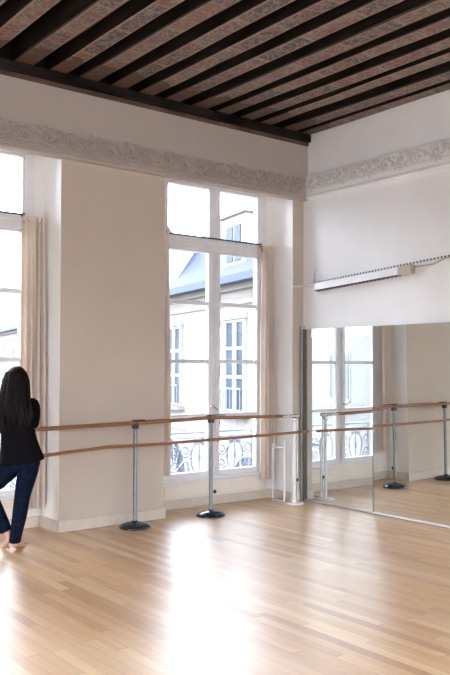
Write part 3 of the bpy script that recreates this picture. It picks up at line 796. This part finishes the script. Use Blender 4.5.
# jacket body, flared hem higher on the right
jk = MB().loft([ringp(.050, -.005, .775, .205, .15, wob=.035, seed=1, tilt=.03), ringp(.048, -.005, .80, .205, .148, wob=.03, seed=1, tilt=.028), ringp(.036, -.003, .90, .178, .13, wob=.02, seed=1.2, tilt=.015),
    ringp(.022, 0, 1.0, .158, .122, wob=.012, seed=1.5), ringp(.010, 0, 1.08, .152, .120), ringp(.0, 0, 1.18, .158, .122), ringp(-.005, .0, 1.27, .165, .115), ringp(-.008, .002, 1.33, .155, .10), ringp(-.01, .01, 1.375, .105, .078), ringp(-.01, .02, 1.41, .062, .062), ringp(-.01, .02, 1.43, .058, .058)])
part(jk, 'jacket', M['jacket'], person, smooth=True, sub=1)
sl = MB()
sl.tube([wp(.10, .0, 1.335), wp(.15, .005, 1.32), wp(.160, .03, 1.24), wp(.138, .09, 1.13), wp(.120, .17, 1.115), wp(.103, .262, 1.105)], [.05, .062, .056, .046, .040, .034], 16)
part(sl, 'sleeve', M['jacket'], person, smooth=True, sub=1)
sl = MB().tube([wp(-.11, .0, 1.335), wp(-.165, .005, 1.32), wp(-.205, .015, 1.24), wp(-.222, .03, 1.13), wp(-.205, .08, 1.11), wp(-.182, .125, 1.10)], [.05, .066, .060, .052, .044, .036], 16)
part(sl, 'sleeve', M['jacket'], person, smooth=True, sub=1)
# jeans
def legr(a, f, z, ra, rf, n=20, tx=0): return [wp(a+ra*math.cos(2*PI*k/n), f+rf*math.sin(2*PI*k/n), z+tx*math.cos(2*PI*k/n)) for k in range(n)]
jn = MB()
jn.loft([legr(.055, 0, .96, .125, .10), legr(.06, 0, .88, .150, .118), legr(.062, -.005, .80, .160, .125), legr(.062, -.005, .735, .150, .12), legr(.06, 0, .70, .10, .09)])
jn.loft([legr(.125, 0, .84, .075, .10), legr(.118, 0, .76, .098, .112), legr(.098, 0, .66, .092, .10), legr(.072, .01, .56, .082, .086), legr(.052, .015, .47, .070, .075), legr(.045, .0, .38, .070, .073), legr(.033, -.005, .28, .066, .068), legr(.012, -.005, .17, .056, .060), legr(-.002, -.005, .09, .052, .058), legr(-.004, -.005, .055, .053, .060)])
jn.tube([wp(.03, 0, .84), wp(-.03, .01, .775), wp(-.10, .04, .70), wp(-.19, .08, .61), wp(-.255, .10, .545), wp(-.272, .10, .50), wp(-.24, .08, .43), wp(-.195, .06, .35), wp(-.14, .04, .25), wp(-.10, .025, .175), wp(-.088, .022, .15)], [.10, .108, .10, .086, .078, .072, .070, .068, .064, .058, .056], 20)
part(jn, 'jeans', M['jeans'], person, smooth=True, sub=1)
# hair: crown plus long locks to mid back
hr = MB().loft([ringp(-.0, -.06, 1.10, .105, .045, wob=.09, seed=3, e=2), ringp(-.0, -.055, 1.17, .128, .065, wob=.06, seed=3, e=2), ringp(-.01, -.045, 1.27, .135, .085, wob=.05, seed=3.1, e=2), ringp(-.01, -.03, 1.37, .125, .095, wob=.035, seed=3.3, e=2), ringp(-.01, -.008, 1.46, .116, .105, wob=.02, seed=3.5, e=2),
    ringp(-.01, .005, 1.53, .110, .108, e=2), ringp(-.01, .012, 1.59, .098, .10, e=2), ringp(-.01, .016, 1.63, .070, .075, e=2), ringp(-.01, .018, 1.652, .035, .04, e=2), ringp(-.01, .018, 1.657, .006, .006, e=2)])
part(hr, 'hair', M['hair'], person, smooth=True, sub=1)
rnd = random.Random(4); lk = MB()
for k in range(70):
    w = PI+PI*rnd.random() if k % 5 else rnd.uniform(-.3, PI+.3)
    ca, sa = math.cos(w), math.sin(w); z1 = rnd.uniform(1.05, 1.22); e = rnd.uniform(.9, 1.15); sw = rnd.uniform(-.02, .02)
    pts = [wp(-.01+.085*ca, .012+.09*sa, 1.60), wp(-.01+.112*ca, .005+.108*sa, 1.52), wp(-.01+.120*ca+sw*.4, -.01+.108*sa, 1.43), wp(-.01+.130*ca+sw, -.03+.10*sa, 1.33), wp(-.005+.134*ca*e+sw*1.5, -.05+.085*sa, 1.23), wp(-.0+.122*ca*e+sw*.6, -.06+.07*sa, (1.2+z1)/2), wp(.0+.112*ca*e-sw, -.06+.06*sa, z1)]
    lk.tube(pts, [.008, .011, .012, .013, .012, .009, .002], 6)
part(lk, 'locks', M['hair'], person, smooth=True)

# ------------------------------------------------------------------ light
wd = bpy.data.worlds.new('sky'); bpy.context.scene.world = wd; wd.use_nodes = True
nt = wd.node_tree; bg = nt.nodes['Background']
tc = nt.nodes.new('ShaderNodeTexCoord'); sp = nt.nodes.new('ShaderNodeSeparateXYZ'); nt.links.new(tc.outputs['Generated'], sp.inputs[0])
cl = noise(nt, tc.outputs['Generated'], 2.5, 4)
c1 = ramp(nt, cl, [(.35, (.78, .88, 1.0)), (.7, (.98, .98, 1.0))])
nt.links.new(c1, bg.inputs['Color'])
st = ramp(nt, sp.outputs[2], [(0, (.22,)*3), (.12, (.32,)*3), (.24, (.8,)*3), (.45, (.85,)*3), (.7, (.5,)*3), (1, (.4,)*3)])
nt.links.new(math_n(nt, 'MULTIPLY', st, SKY := 25.0), bg.inputs['Strength'])

def area(name, loc, rot, sx, sy, power, col, portal=False):
    l = bpy.data.lights.new(name, 'AREA'); l.shape = 'RECTANGLE'; l.size = sx; l.size_y = sy; l.energy = power; l.color = col
    if portal: l.cycles.is_portal = True
    o = bpy.data.objects.new(name, l); C.objects.link(o); o.location = loc; o.rotation_euler = rot
    return o
for c in CEN: area('window_portal', (c, 7.93, 2.1), (-PI/2, 0, 0), 1.6, 3.6, 1, (1, 1, 1), True)
BACK = 2  # power of the fill lights added out of view to brighten the room
for a, b_ in ops: area('back_fill_light', ((a+b_)/2, Y0-.02, 2.1), (PI/2, 0, 0), b_-a, 3.2, BACK, (1.0, .93, .87))
for a, b_ in lo: area('left_fill_light', (XL-.02, (a+b_)/2, 2.1), (PI/2, 0, -PI/2), b_-a, 3.2, BACK, (1.0, .95, .91))

# ------------------------------------------------------------------ camera
cd = bpy.data.cameras.new('camera'); cam = bpy.data.objects.new('camera', cd); C.objects.link(cam)
cd.sensor_fit = 'HORIZONTAL'; cd.sensor_width = 36; cd.lens = 806.68/450*36
cd.shift_y = (351.97-337.5)/450
pitch = .0191; roll = .0043
cam.matrix_world = Matrix.Translation((0, 0, 1.65)) @ Matrix.Rotation(-TH, 4, 'Z') @ Matrix.Rotation(PI/2+pitch, 4, 'X') @ Matrix.Rotation(roll, 4, 'Z')
cd.clip_end = 400
sc = bpy.context.scene; sc.camera = cam
sc.view_settings.view_transform = 'Standard'; sc.view_settings.look = 'None'; sc.view_settings.gamma = 1; sc.view_settings.use_curve_mapping = False
sc.view_settings.exposure = 0.0
sc.cycles.max_bounces = 10; sc.cycles.diffuse_bounces = 6; sc.cycles.transparent_max_bounces = 16
sc.cycles.sample_clamp_indirect = 8
